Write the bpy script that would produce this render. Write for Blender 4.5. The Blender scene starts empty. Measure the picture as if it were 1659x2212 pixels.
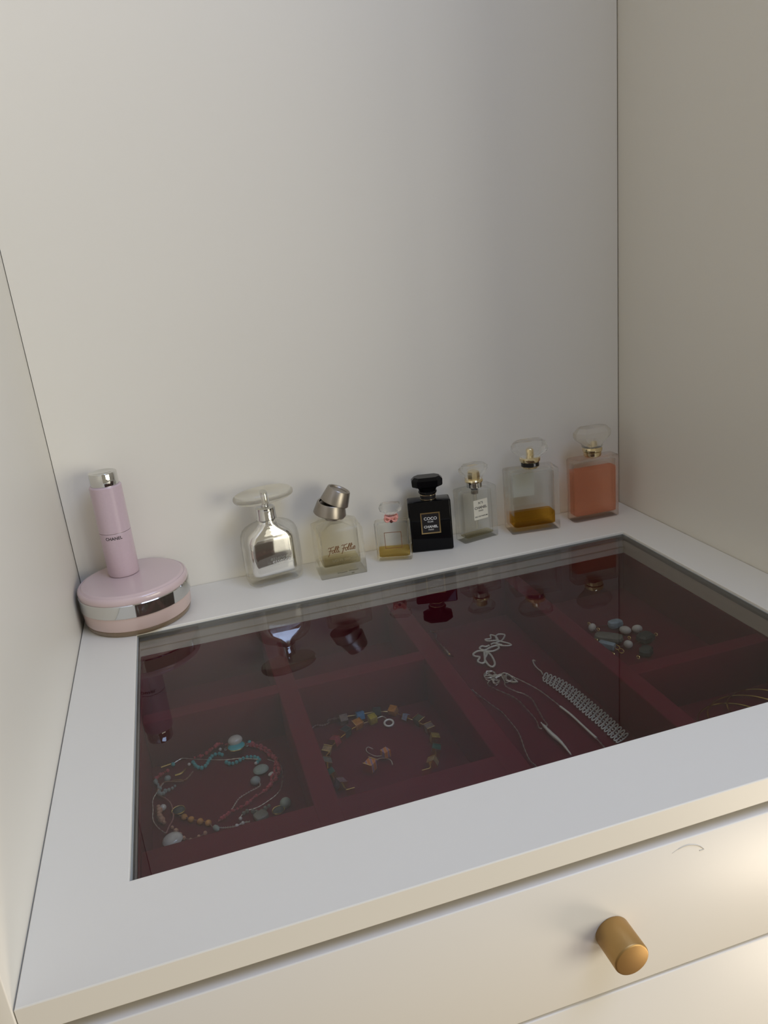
import bpy, bmesh, math, random
from mathutils import Matrix, Vector

# ---------------------------------------------------------------- camera, world, lights, exposure
scene = bpy.context.scene
col = scene.collection
cam_d = bpy.data.cameras.new('camera'); cam = bpy.data.objects.new('camera', cam_d); col.objects.link(cam)
cam_d.sensor_fit = 'AUTO'; cam_d.sensor_width = 36.0; cam_d.lens = 27.4575
cam_d.clip_start = 0.01; cam_d.clip_end = 50
cam.matrix_world = Matrix(((0.95551, 0.17875, -0.23462, 0.1277),
                           (-0.27809, 0.28082, -0.91859, -0.8352),
                           (-0.09831, 0.94297, 0.31803, 0.3334),
                           (0, 0, 0, 1)))
scene.camera = cam

world = bpy.data.worlds.new('world'); scene.world = world; world.use_nodes = True
bg = world.node_tree.nodes['Background']
bg.inputs[0].default_value = (1.0, 0.905, 0.71, 1); bg.inputs[1].default_value = 0.30

def area(name, loc, target, sx, sy, power, color):
    d = bpy.data.lights.new(name, 'AREA'); d.shape = 'RECTANGLE'; d.size = sx; d.size_y = sy
    d.energy = power; d.color = color
    o = bpy.data.objects.new(name, d); col.objects.link(o); o.location = loc
    o.rotation_euler = (Vector(target) - Vector(loc)).to_track_quat('-Z', 'Y').to_euler()
    return o
# the room's daylight: a window ahead on the right, a wide one further round, the sunlit patch of floor; plus an added cool fill overhead
area('window_daylight_front', (1.65, -3.2, 0.55), (0.3, 0, 0.2), 0.42, 1.3, 8.0, (1.0, 0.955, 0.80))
area('window_daylight_side', (1.95, -2.1, 0.35), (0.1, -0.1, 0.15), 1.0, 1.2, 21, (1.0, 0.94, 0.76))
area('overhead_cool_fill', (0.80, -1.05, 1.45), (0.3, -0.5, 0.0), 1.0, 0.6, 13.0, (0.50, 0.64, 1.0))  # added unseen light above the front, tints the counter blue
area('sunlit_floor_glow', (1.16, -1.03, -0.86), (0.5, -0.6, 0.0), 0.55, 0.55, 9.8, (1.0, 0.86, 0.69))

scene.view_settings.view_transform = 'Standard'; scene.view_settings.look = 'None'
scene.view_settings.exposure = 0.0; scene.view_settings.gamma = 1.0
scene.view_settings.use_curve_mapping = False
random.seed(4)

# ---------------------------------------------------------------- materials (all procedural)
MATS = {}
def new_mat(name):
    m = bpy.data.materials.new(name); m.use_nodes = True
    MATS[name] = m
    return m, m.node_tree.nodes, m.node_tree.links, m.node_tree.nodes['Principled BSDF']
def pbr(name, color, rough=0.5, metal=0.0, trans=0.0, ior=1.45, coat=0.0, sheen=0.0, noise=None, bump=None, spec=0.5):
    m, N, L, b = new_mat(name)
    b.inputs['Base Color'].default_value = (*color, 1); b.inputs['Roughness'].default_value = rough
    b.inputs['Metallic'].default_value = metal; b.inputs['Transmission Weight'].default_value = trans
    b.inputs['IOR'].default_value = ior; b.inputs['Coat Weight'].default_value = coat
    b.inputs['Specular IOR Level'].default_value = spec
    b.inputs['Sheen Weight'].default_value = sheen
    if sheen: b.inputs['Sheen Tint'].default_value = (*[min(1, c * 3 + .1) for c in color], 1); b.inputs['Sheen Roughness'].default_value = 0.4
    if noise or bump:
        tc = N.new('ShaderNodeTexCoord'); nz = N.new('ShaderNodeTexNoise')
        nz.inputs['Scale'].default_value = (noise or bump)[0]; nz.inputs['Detail'].default_value = 4
        L.new(tc.outputs['Object'], nz.inputs['Vector'])
        if noise:
            r = N.new('ShaderNodeValToRGB'); k = noise[1]
            r.color_ramp.elements[0].position = 0.3; r.color_ramp.elements[1].position = 0.7
            r.color_ramp.elements[0].color = (*[c * (1 - k) for c in color], 1)
            r.color_ramp.elements[1].color = (*[min(1, c * (1 + k)) for c in color], 1)
            L.new(nz.outputs['Fac'], r.inputs['Fac']); L.new(r.outputs['Color'], b.inputs['Base Color'])
        if bump:
            nb = N.new('ShaderNodeTexNoise'); nb.inputs['Scale'].default_value = bump[0]; nb.inputs['Detail'].default_value = 3
            L.new(tc.outputs['Object'], nb.inputs['Vector'])
            bp = N.new('ShaderNodeBump'); bp.inputs['Strength'].default_value = bump[1]; bp.inputs['Distance'].default_value = bump[2]
            L.new(nb.outputs['Fac'], bp.inputs['Height']); L.new(bp.outputs['Normal'], b.inputs['Normal'])
    return m

pbr('white_melamine', (0.785, 0.755, 0.682), 0.42, bump=(900, 0.04, 0.0003), noise=(3, 0.012))
pbr('drawer_lacquer', (0.81, 0.785, 0.735), 0.33, bump=(300, 0.05, 0.0003), noise=(4, 0.01))
pbr('dark_gap', (0.05, 0.047, 0.045), 0.9)
pbr('strip_grey', (0.30, 0.31, 0.30), 0.5)
pbr('oak_floor', (0.33, 0.23, 0.15), 0.45, noise=(6, 0.2))
pbr('brass', (0.46, 0.295, 0.12), 0.48, metal=1.0, bump=(1200, 0.08, 0.0002))
pbr('velvet', (0.145, 0.010, 0.024), 0.85, sheen=0.08, noise=(60, 0.06), spec=0.1)
pbr('scuff', (0.62, 0.60, 0.56), 0.5)
pbr('plastic_frost', (0.93, 0.90, 0.82), 0.30, trans=0.80, ior=1.40)
pbr('plastic_cream', (0.93, 0.90, 0.80), 0.14, trans=0.86, ior=1.30)
pbr('silver_mirror', (0.90, 0.89, 0.87), 0.05, metal=1.0)
pbr('chrome', (0.68, 0.68, 0.665), 0.07, metal=1.0)
pbr('satin_steel', (0.36, 0.325, 0.285), 0.36, metal=1.0, bump=(700, 0.12, 0.0002))
pbr('pale_gold', (0.83, 0.70, 0.44), 0.16, metal=1.0)
pbr('gold_line', (0.66, 0.50, 0.25), 0.3, metal=1.0)
pbr('brown_line', (0.22, 0.09, 0.03), 0.4)
pbr('black_glass', (0.004, 0.004, 0.005), 0.05, spec=0.22)
pbr('black_satin', (0.012, 0.011, 0.013), 0.35)
pbr('ink', (0.012, 0.010, 0.012), 0.5)
pbr('ink_brown', (0.20, 0.085, 0.02), 0.45)
pbr('ink_olive', (0.10, 0.085, 0.04), 0.5)
pbr('ink_faded', (0.24, 0.20, 0.11), 0.5)
pbr('ink_white', (0.85, 0.85, 0.84), 0.5)
pbr('ink_silver', (0.55, 0.55, 0.54), 0.4, metal=0.6)
pbr('paper_cream', (0.80, 0.76, 0.62), 0.6)
pbr('paper_ghost', (0.80, 0.80, 0.74), 0.6)
pbr('pink_lacquer', (0.54, 0.42, 0.465), 0.28, coat=0.3, noise=(400, 0.02))
pbr('pink_lid', (0.62, 0.485, 0.485), 0.22, coat=0.5)
pbr('pink_body', (0.60, 0.46, 0.42), 0.32, coat=0.4)
pbr('amber_base', (0.86, 0.62, 0.40), 0.08, trans=0.75, ior=1.46)
pbr('pink_cord', (0.80, 0.36, 0.30), 0.6)
pbr('dark_seal', (0.10, 0.02, 0.015), 0.5)
pbr('pearl', (0.72, 0.68, 0.60), 0.18, coat=0.6, noise=(160, 0.12))
pbr('turquoise', (0.10, 0.46, 0.46), 0.35, coat=0.3, noise=(300, 0.15))
pbr('turquoise_enamel', (0.06, 0.47, 0.50), 0.2, coat=0.6)
pbr('coral', (0.46, 0.055, 0.08), 0.4, noise=(300, 0.3))
pbr('amber_bead', (0.62, 0.27, 0.06), 0.25, noise=(250, 0.35))
pbr('peach_stone', (0.55, 0.30, 0.19), 0.4, noise=(250, 0.25))
pbr('grey_stone', (0.33, 0.37, 0.34), 0.3, noise=(200, 0.2))
pbr('sage_stone', (0.36, 0.42, 0.35), 0.35, noise=(150, 0.2))
pbr('dark_stone', (0.05, 0.055, 0.05), 0.12)
pbr('smoky_stone', (0.20, 0.19, 0.15), 0.15, noise=(120, 0.2))
pbr('blue_stone', (0.33, 0.43, 0.48), 0.3, noise=(150, 0.15))
pbr('pink_thread', (0.40, 0.17, 0.15), 0.6)
pbr('brown_thread', (0.30, 0.15, 0.10), 0.6)
pbr('silver', (0.92, 0.91, 0.87), 0.30, metal=1.0)
pbr('silver_matte', (0.88, 0.87, 0.78), 0.42, metal=0.4)
pbr('gold', (0.90, 0.68, 0.27), 0.2, metal=1.0)
CUBE_COL = {'taupe': (0.28, 0.20, 0.17), 'blue': (0.05, 0.24, 0.50), 'night': (0.02, 0.03, 0.035), 'orange': (0.62, 0.24, 0.04),
            'pale_blue': (0.32, 0.36, 0.52), 'olive': (0.10, 0.10, 0.06), 'gold_olive': (0.42, 0.29, 0.06), 'green': (0.03, 0.12, 0.09),
            'tan': (0.46, 0.29, 0.13), 'yellow': (0.56, 0.44, 0.04), 'red': (0.44, 0.05, 0.08), 'grey': (0.20, 0.18, 0.15), 'mauve': (0.30, 0.17, 0.19)}
for k, c in CUBE_COL.items(): pbr('cube_' + k, tuple(v * 0.8 for v in c), 0.3, noise=(350, 0.3))
# striped millefiori cubes of the earrings
m, N, L, b = new_mat('cube_striped'); b.inputs['Roughness'].default_value = 0.3
tc = N.new('ShaderNodeTexCoord'); wv = N.new('ShaderNodeTexWave'); wv.inputs['Scale'].default_value = 70; wv.inputs['Distortion'].default_value = 3
rp = N.new('ShaderNodeValToRGB'); rp.color_ramp.elements[0].color = (0.62, 0.16, 0.03, 1); rp.color_ramp.elements[1].color = (0.30, 0.18, 0.36, 1)
e = rp.color_ramp.elements.new(0.55); e.color = (0.70, 0.30, 0.06, 1)
L.new(tc.outputs['Object'], wv.inputs['Vector']); L.new(wv.outputs['Fac'], rp.inputs['Fac']); L.new(rp.outputs['Color'], b.inputs['Base Color'])

# clear glass and liquids: mostly straight-through tinted transmission, part refraction, mirror sheen
def clear(name, tint, fac, ior=1.3, rough=0.0, gloss=(1, 1, 1)):
    m = bpy.data.materials.new(name); m.use_nodes = True; MATS[name] = m
    N = m.node_tree.nodes; L = m.node_tree.links; N.clear()
    out = N.new('ShaderNodeOutputMaterial'); mix = N.new('ShaderNodeMixShader'); tr = N.new('ShaderNodeBsdfTransparent'); gl = N.new('ShaderNodeBsdfGlass')
    tr.inputs['Color'].default_value = (*tint, 1); gl.inputs['Color'].default_value = (*gloss, 1); gl.inputs['IOR'].default_value = ior; gl.inputs['Roughness'].default_value = rough
    lw = N.new('ShaderNodeLayerWeight'); lw.inputs['Blend'].default_value = 0.5; p3 = N.new('ShaderNodeMath'); p3.operation = 'POWER'; p3.inputs[1].default_value = 2.5
    mm = N.new('ShaderNodeMath'); mm.operation = 'MULTIPLY_ADD'; mm.inputs[1].default_value = fac * 2.1; mm.inputs[2].default_value = fac * 0.4
    L.new(lw.outputs['Facing'], p3.inputs[0]); L.new(p3.outputs[0], mm.inputs[0]); L.new(mm.outputs[0], mix.inputs[0]); L.new(tr.outputs[0], mix.inputs[1]); L.new(gl.outputs[0], mix.inputs[2]); L.new(mix.outputs[0], out.inputs[0])
clear('glass', (0.985, 0.985, 0.97), 0.38, 1.42)
clear('crystal', (0.985, 0.985, 0.97), 0.60, 1.45)
clear('glass_warm', (0.98, 0.97, 0.93), 0.38, 1.40)
clear('glass_pinkish', (0.99, 0.95, 0.92), 0.38, 1.40)
clear('plastic_clear', (0.96, 0.95, 0.90), 0.5, 1.33, 0.10)
clear('liquid_amber', (0.98, 0.70, 0.25), 0.15, 1.2, gloss=(0.93, 0.55, 0.1))
clear('liquid_gold', (0.98, 0.84, 0.48), 0.15, 1.2, gloss=(0.93, 0.65, 0.2))
clear('liquid_pale', (0.98, 0.94, 0.80), 0.15, 1.2, gloss=(0.93, 0.85, 0.6))
clear('liquid_pink', (1.0, 0.80, 0.68), 0.10, 1.2, gloss=(1, 0.6, 0.42))
nt = MATS['liquid_pink'].node_tree; o_ = nt.nodes['Material Output']; first = o_.inputs[0].links[0].from_socket      # diffuse salmon added to brighten the liquid where little light gets through
mx = nt.nodes.new('ShaderNodeMixShader'); df = nt.nodes.new('ShaderNodeBsdfDiffuse'); df.inputs['Color'].default_value = (0.95, 0.40, 0.24, 1); mx.inputs[0].default_value = 0.30
nt.links.new(first, mx.inputs[1]); nt.links.new(df.outputs[0], mx.inputs[2]); nt.links.new(mx.outputs[0], o_.inputs[0])

# smoked pane: tinted transmission with a Schlick mirror reflection on each face
m = bpy.data.materials.new('smoked_pane'); m.use_nodes = True; MATS['smoked_pane'] = m
N = m.node_tree.nodes; L = m.node_tree.links; N.clear()
out = N.new('ShaderNodeOutputMaterial'); mix = N.new('ShaderNodeMixShader'); tr = N.new('ShaderNodeBsdfTransparent'); gl = N.new('ShaderNodeBsdfGlossy')
tr.inputs['Color'].default_value = (0.80, 0.80, 0.79, 1); gl.inputs['Roughness'].default_value = 0.0; gl.inputs['Color'].default_value = (1, 1, 1, 1)
geo = N.new('ShaderNodeNewGeometry'); dot = N.new('ShaderNodeVectorMath'); dot.operation = 'DOT_PRODUCT'
L.new(geo.outputs['Incoming'], dot.inputs[0]); L.new(geo.outputs['Normal'], dot.inputs[1])
ab = N.new('ShaderNodeMath'); ab.operation = 'ABSOLUTE'; L.new(dot.outputs['Value'], ab.inputs[0])
om = N.new('ShaderNodeMath'); om.operation = 'SUBTRACT'; om.inputs[0].default_value = 1; L.new(ab.outputs[0], om.inputs[1])
pw = N.new('ShaderNodeMath'); pw.operation = 'POWER'; pw.inputs[1].default_value = 5; L.new(om.outputs[0], pw.inputs[0])
ma = N.new('ShaderNodeMath'); ma.operation = 'MULTIPLY_ADD'; ma.inputs[1].default_value = 0.95; ma.inputs[2].default_value = 0.05; L.new(pw.outputs[0], ma.inputs[0])
bf = N.new('ShaderNodeMath'); bf.operation = 'SUBTRACT'; bf.inputs[0].default_value = 1; L.new(geo.outputs['Backfacing'], bf.inputs[1])   # anti-reflective underside
mf = N.new('ShaderNodeMath'); mf.operation = 'MULTIPLY'; L.new(ma.outputs[0], mf.inputs[0]); L.new(bf.outputs[0], mf.inputs[1])
L.new(mf.outputs[0], mix.inputs[0]); L.new(tr.outputs[0], mix.inputs[1]); L.new(gl.outputs[0], mix.inputs[2]); L.new(mix.outputs[0], out.inputs[0])

# ---------------------------------------------------------------- mesh helpers
class MB:
    """collects shapes, builds ONE mesh object"""
    def __init__(s): s.v = []; s.f = []
    def raw(s, v, f, flip=False):
        n = len(s.v); s.v += [tuple(p) for p in v]
        s.f += [tuple(n + i for i in (reversed(q) if flip else q)) for q in f]; return s
    def loft(s, loops, flip=False, cap0=True, cap1=True):
        k = len(loops[0]); v = [p for l in loops for p in l]; f = []
        for a in range(len(loops) - 1):
            for i in range(k):
                j = (i + 1) % k; f.append((a * k + i, a * k + j, (a + 1) * k + j, (a + 1) * k + i))
        if cap0: f.append(tuple(reversed(range(k))))
        if cap1: f.append(tuple(range((len(loops) - 1) * k, len(loops) * k)))
        return s.raw(v, f, flip)
    def rbox(s, prof, n=4, flip=False, ox=0, oy=0):
        """prof: (z, width, depth, corner radius) rings -> lofted rounded box"""
        return s.loft([rrect(w, d, r, z, n, ox, oy) for z, w, d, r in prof], flip)
    def lathe(s, prof, n=24, flip=False, ox=0, oy=0, M=None):
        loops = []
        for r, z in prof:
            l = [(ox + r * math.cos(2 * math.pi * i / n), oy + r * math.sin(2 * math.pi * i / n), z) for i in range(n)]
            if M: l = [tuple(M @ Vector(p)) for p in l]
            loops.append(l)
        return s.loft(loops, flip)
    def box(s, x0, x1, y0, y1, z0, z1):
        v = [(x0, y0, z0), (x1, y0, z0), (x1, y1, z0), (x0, y1, z0), (x0, y0, z1), (x1, y0, z1), (x1, y1, z1), (x0, y1, z1)]
        return s.raw(v, [(3, 2, 1, 0), (4, 5, 6, 7), (0, 1, 5, 4), (1, 2, 6, 5), (2, 3, 7, 6), (3, 0, 4, 7)])
    def ball(s, c, rx, ry=None, rz=None, nu=10, nv=6, rot=0, e=1.0):
        ry = ry or rx; rz = rz or rx; loops = []; ca, sa = math.cos(rot), math.sin(rot)
        sp = lambda t: math.copysign(abs(t) ** e, t)
        for j in range(1, nv):
            t = -math.pi / 2 + math.pi * j / nv; loops.append([])
            for i in range(nu):
                p = 2 * math.pi * i / nu
                x, y, z = rx * sp(math.cos(t)) * sp(math.cos(p)), ry * sp(math.cos(t)) * sp(math.sin(p)), rz * sp(math.sin(t))
                loops[-1].append((c[0] + x * ca - y * sa, c[1] + x * sa + y * ca, c[2] + z))
        k = nu; v = [q for l in loops for q in l]; f = []
        for a in range(len(loops) - 1):
            for i in range(k):
                j = (i + 1) % k; f.append((a * k + i, a * k + j, (a + 1) * k + j, (a + 1) * k + i))
        v += [(c[0], c[1], c[2] - rz), (c[0], c[1], c[2] + rz)]; b, t = len(v) - 2, len(v) - 1; o = (len(loops) - 1) * k
        for i in range(k):
            j = (i + 1) % k; f += [(b, j, i), (t, o + i, o + j)]
        return s.raw(v, f)
    def tube(s, pts, r, n=6, closed=False, smooth=4, rope=0):
        P = [Vector(p) for p in pts]
        if smooth > 1: P = catmull(P, smooth, closed)
        m = len(P); loops = []; up = Vector((0, 0, 1))
        for i in range(m):
            t = (P[(i + 1) % m] - P[i - 1]) if closed else (P[min(i + 1, m - 1)] - P[max(i - 1, 0)])
            if t.length < 1e-9: t = Vector((1, 0, 0))
            t.normalize(); a = t.cross(up)
            if a.length < 1e-3: a = t.cross(Vector((1, 0, 0)))
            a.normalize(); b = a.cross(t)
            rr = (r[i * len(r) // m] if isinstance(r, (list, tuple)) else r) * (1 + (rope if i % 2 else -rope))
            loops.append([P[i] + (a * math.cos(2 * math.pi * k / n) + b * math.sin(2 * math.pi * k / n)) * rr for k in range(n)])
        if closed: loops.append(loops[0]); return s.loft(loops, True, False, False)
        return s.loft(loops, True)
    def build(s, name, mat, parent=None, origin=(0, 0, 0), sharp=35, bevel=0):
        me = bpy.data.meshes.new(name)
        me.from_pydata([(x - origin[0], y - origin[1], z - origin[2]) for x, y, z in s.v], [], s.f); me.update()
        if bevel:
            bm = bmesh.new(); bm.from_mesh(me)
            bmesh.ops.bevel(bm, geom=list(bm.edges), offset=bevel, segments=3, affect='EDGES', profile=0.5)
            bm.to_mesh(me); bm.free()
        for p in me.polygons: p.use_smooth = True
        me.set_sharp_from_angle(angle=math.radians(sharp))
        me.materials.append(MATS[mat])
        o = bpy.data.objects.new(name, me); col.objects.link(o)
        if parent: o.parent = parent
        else: o.location = origin
        return o
def rrect(w, d, r, z, n=4, ox=0, oy=0):
    r = max(min(r, w / 2 - 1e-5, d / 2 - 1e-5), 1e-6); pts = []
    for cx, cy, a0 in ((w / 2 - r, d / 2 - r, 0), (-w / 2 + r, d / 2 - r, 90), (-w / 2 + r, -d / 2 + r, 180), (w / 2 - r, -d / 2 + r, 270)):
        for i in range(n + 1):
            a = math.radians(a0 + 90 * i / n); pts.append((ox + cx + r * math.cos(a), oy + cy + r * math.sin(a), z))
    return pts
def catmull(P, k, closed=False):
    m = len(P); out = []
    for i in range(m if closed else m - 1):
        g = lambda j: P[j % m] if closed else P[max(0, min(m - 1, j))]
        a, b, c, d = g(i - 1), g(i), g(i + 1), g(i + 2)
        for q in range(k):
            t = q / k
            out.append(0.5 * ((2 * b) + (c - a) * t + (2 * a - 5 * b + 4 * c - d) * t * t + (3 * b - a - 3 * c + d) * t ** 3))
    if not closed: out.append(P[-1])
    return out
def resample(pts, step):
    P = catmull([Vector(p) for p in pts], 12); out = [P[0].copy()]; acc = 0
    for a, b in zip(P, P[1:]):
        l = (b - a).length; 
        if l < 1e-9: continue
        while acc + l >= step:
            t = (step - acc) / l; a = a.lerp(b, t); l = (b - a).length; out.append(a.copy()); acc = 0
            if l < 1e-9: break
        acc += l
    return out
def tag(o, label=None, cat=None, group=None, kind=None):
    for k, v in (('label', label), ('category', cat), ('group', group), ('kind', kind)):
        if v: o[k] = v
    return o
def thing(name, loc, rz, label, cat, group=None):
    o = bpy.data.objects.new(name, None); o.empty_display_size = 0.02; col.objects.link(o)
    o.location = loc; o.rotation_euler = (0, 0, math.radians(rz)); return tag(o, label, cat, group)
def text_mb(mb, body, width, cx, cz, y, shear=0.0, size_cap=None, bold=0.0, flipx=False):
    """flat lettering on a plane facing -y; width = overall width of the line, cz = baseline centre height"""
    cu = bpy.data.curves.new('t', 'FONT'); cu.body = body; cu.size = 1; cu.shear = shear; cu.offset = bold; cu.resolution_u = 3
    ob = bpy.data.objects.new('t', cu); me = bpy.data.meshes.new_from_object(ob)
    xs = [v.co.x for v in me.vertices]; ys = [v.co.y for v in me.vertices]
    s = width / (max(xs) - min(xs)); mx = (max(xs) + min(xs)) / 2; my = (max(ys) + min(ys)) / 2
    sy = s if not size_cap else size_cap / (max(ys) - min(ys))
    v = [(cx + (p.co.x - mx) * s * (-1 if flipx else 1), y, cz + (p.co.y - my) * sy) for p in me.vertices]
    mb.raw(v, [tuple(p.vertices) for p in me.polygons], flip=flipx)
    bpy.data.objects.remove(ob); bpy.data.curves.remove(cu); bpy.data.meshes.remove(me)
    return mb

# ---------------------------------------------------------------- the niche (setting)
W, D, TH = 0.65, 0.5024, 0.0182           # niche width, depth, board thickness
X0, X1, YB, YF = 0.0542, 0.5963, -0.0943, -0.4354   # glazed opening
ZB, ZT = -0.88, 1.25
def struct(name, mb, mat, **k):
    o = mb.build(name, mat, **k); o['kind'] = 'structure'; return o
struct('floor', MB().box(-2.2, 3.0, -3.6, 0.30, ZB - 0.02, ZB), 'oak_floor', origin=(0.3, -1.6, ZB))
wb = struct('wall_back', MB().box(0.0006, W - 0.0010, 0.0, 0.016, ZB, ZT), 'white_melamine', origin=(W / 2, 0, ZB))
g = MB().box(-0.018, W + 0.018, 0.0162, 0.022, ZB, ZT).build('backing_board', 'dark_gap', wb, origin=(W / 2, 0, ZB))
struct('wall_left', MB().box(-0.018, 0, -D - 0.0005, 0.016, ZB, ZT), 'white_melamine', origin=(0, -D / 2, ZB), bevel=0.0008)
struct('wall_right', MB().box(W, W + 0.018, -D - 0.0005, 0.016, ZB, ZT), 'white_melamine', origin=(W, -D / 2, ZB), bevel=0.0008)

# worktop: one board with a window cut into it, grey strip round the opening and smoked pane
wt = thing('worktop', (W / 2, -D / 2, 0), 0, 'white cabinet worktop with a smoked glass window over the jewellery drawer', 'countertop')
bm = bmesh.new()
ox0, ox1, oy0, oy1 = 0.0007, W - 0.0004, -D, -0.0005
co = [(ox0, oy0), (ox1, oy0), (ox1, oy1), (ox0, oy1)]; ci = [(X0, YF), (X1, YF), (X1, YB), (X0, YB)]
T = [[bm.verts.new((x, y, z)) for x, y in ring] for ring in (co, ci) for z in (0, -TH)]   # outer top, outer bottom, inner top, inner bottom
for i in range(4):
    j = (i + 1) % 4
    bm.faces.new((T[0][i], T[0][j], T[2][j], T[2][i])); bm.faces.new((T[1][j], T[1][i], T[3][i], T[3][j]))
    bm.faces.new((T[0][j], T[0][i], T[1][i], T[1][j])); bm.faces.new((T[2][i], T[2][j], T[3][j], T[3][i]))
eds = [e for e in bm.edges if abs(e.verts[0].co.z) < 1e-6 and abs(e.verts[1].co.z) < 1e-6 and
       (all(v in T[0] for v in e.verts) or all(v in T[2] for v in e.verts))] + [e for e in bm.edges if all(v in T[1] for v in e.verts)]
bmesh.ops.bevel(bm, geom=eds, offset=0.0007, segments=2, affect='EDGES', profile=0.5)
bmesh.ops.recalc_face_normals(bm, faces=bm.faces)
me = bpy.data.meshes.new('board'); bm.to_mesh(me); bm.free(); me.materials.append(MATS['white_melamine'])
for v in me.vertices: v.co -= Vector((W / 2, -D / 2, 0))
o = bpy.data.objects.new('board', me); col.objects.link(o); o.parent = wt
OW = (W / 2, -D / 2, 0)
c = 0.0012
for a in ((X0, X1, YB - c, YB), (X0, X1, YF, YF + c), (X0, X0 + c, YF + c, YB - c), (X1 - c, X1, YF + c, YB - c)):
    MB().box(a[0], a[1], a[2], a[3], -0.0092, -0.0026).build('opening_strip', 'strip_grey', wt, OW)
pane = MB().box(X0 + c, X1 - c, YF + c, YB - c, -0.0066, -0.0028).build('glass_pane', 'smoked_pane', wt, OW)
pane['label'] = 'smoked glass pane'

# drawers below the worktop
def drawer(z0, z1, label, knob):
    t = thing('drawer', (W / 2, -D + 0.009, z0), 0, label, 'drawer', 'white drawers under the worktop'); O = (W / 2, -D + 0.009, z0)
    fp = MB().box(0.0018, W - 0.0018, -D, -D + 0.018, z0, z1).build('front_panel', 'drawer_lacquer', t, O, bevel=0.0009)
    if knob:
        kx, kz = 0.3298, -0.0795
        M = Matrix.Translation((kx, -D, kz)) @ Matrix.Rotation(math.radians(90), 4, 'X')
        MB().lathe([(0.0100, -0.0005), (0.0110, 0.0), (0.0114, 0.0008), (0.0114, 0.0216), (0.0110, 0.0225), (0.0102, 0.0228)], 40, M=M).build('knob', 'brass', fp, O, sharp=50)['label'] = 'brushed brass cylinder knob'
        MB().box(0.040, 0.0528, -D + 0.018, -0.079, z0 + 0.006, -0.0186).build('side_panel', 'white_melamine', t, O)
        MB().box(0.5978, 0.6105, -D + 0.018, -0.079, z0 + 0.006, -0.0186).build('side_panel', 'white_melamine', t, O)
        MB().box(0.0528, 0.5978, -0.0932, -0.079, z0 + 0.006, -0.0186).build('back_panel', 'white_melamine', t, O)
        MB().box(0.0528, 0.5978, -D + 0.018, -0.0932, z0 + 0.006, z0 + 0.012).build('drawer_bottom', 'white_melamine', t, O)
        pts = [(.3720, -.0345), (.3770, -.0325), (.3830, -.0318), (.3890, -.0338), (.3925, -.0362), (.3950, -.0392)]
        P = [(x, -D - 0.00002, z) for x, z in pts]
        MB().tube(P, [.00015, .0004, .0005, .0005, .00045, .0003], 6).tube([(.3950, -D - .00002, -.0392), (.3918, -D - .00002, -.0392)], .00035, 6, smooth=1).build('scuff_mark', 'scuff', fp, O)['label'] = 'faint grey scuff mark'
    return t
drawer(-0.1287, -0.0266, 'upper white drawer with a brushed brass cylinder knob', True)
drawer(-0.3400, -0.1314, 'lower white drawer at the bottom edge with no knob in view', False)

# velvet tray in the drawer
ZR, ZF = -0.0262, -0.0702
tr_ = thing('jewellery_tray', (0.325, -0.24, -0.1160), 0, 'burgundy velvet jewellery tray with dividers under the smoked glass', 'tray'); OT = (0.325, -0.24, -0.1160)
TX0, TX1, TYB, TYF = 0.0534, 0.5972, -0.0938, -0.4620
MB().box(TX0, TX1, -0.478, TYB, -0.1160, ZF).build('tray_base', 'velvet', tr_, OT)
MB().box(TX0, TX0 + 0.0016, TYF, TYB, ZF, ZR).build('tray_wall', 'velvet', tr_, OT)
MB().box(TX1 - 0.0016, TX1, TYF, TYB, ZF, ZR).build('tray_wall', 'velvet', tr_, OT)
MB().box(TX0 + 0.0016, TX1 - 0.0016, TYB - 0.0016, TYB, ZF, ZR).build('tray_wall', 'velvet', tr_, OT)
MB().box(TX0, TX1, -0.478, TYF, ZF, ZR).build('front_rim', 'velvet', tr_, OT, bevel=0.0012)
for x0, x1 in ((0.1720, 0.1895), (0.3080, 0.3268), (0.4460, 0.4635)):
    MB().box(x0, x1, TYF - 0.002, TYB - 0.0016, ZF - 0.001, ZR).build('divider', 'velvet', tr_, OT, bevel=0.0012)
for x0, x1, y0, y1 in ((TX0 + 0.0016, 0.1730, -0.2215, -0.2065), (0.1885, 0.3090, -0.2225, -0.2065), (0.4625, TX1 - 0.0016, -0.3270, -0.3120),
                       (TX0 + 0.0016, 0.1730, -0.4120, -0.3800), (0.1885, 0.3090, -0.4120, -0.3800)):
    MB().box(x0, x1, y0, y1, ZF - 0.001, ZR - 0.0002).build('divider', 'velvet', tr_, OT, bevel=0.0012)

# ---------------------------------------------------------------- jar and spray in the left corner
JX, JY, JR, JH = 0.0572, -0.0492, 0.0552, 0.0430
j = thing('cream_jar', (JX, JY, 0), 0, 'round pale pink cosmetic jar with a silver band in the left corner', 'jar')
MB().lathe([(0.0485, 0.0), (0.0506, 0.0006), (0.0522, 0.0025), (0.0528, 0.0058), (0.0515, 0.0061), (0.046, 0.0061)], 72).build('glass_base', 'amber_base', j)['label'] = 'amber tinted clear base'
MB().lathe([(0.046, 0.0060), (0.0524, 0.0060), (0.0534, 0.0075), (0.0540, 0.0205), (0.048, 0.0206)], 72).build('jar_body', 'pink_body', j)
MB().lathe([(0.048, 0.0205), (0.0546, 0.0205), (0.0552, 0.0212), (0.0552, 0.0336), (0.0547, 0.0343), (0.048, 0.0343)], 72).build('metal_band', 'chrome', j)['label'] = 'polished silver band'
MB().lathe([(0.048, 0.0342), (0.0541, 0.0342), (0.0547, 0.0352), (0.0547, 0.0385), (0.0538, 0.0406), (0.0524, 0.0416), (0.0516, 0.0412), (0.0508, 0.0417),
            (0.0500, 0.0428), (0.0488, JH), (0.001, JH)], 72).build('lid', 'pink_lid', j, sharp=50)
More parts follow.
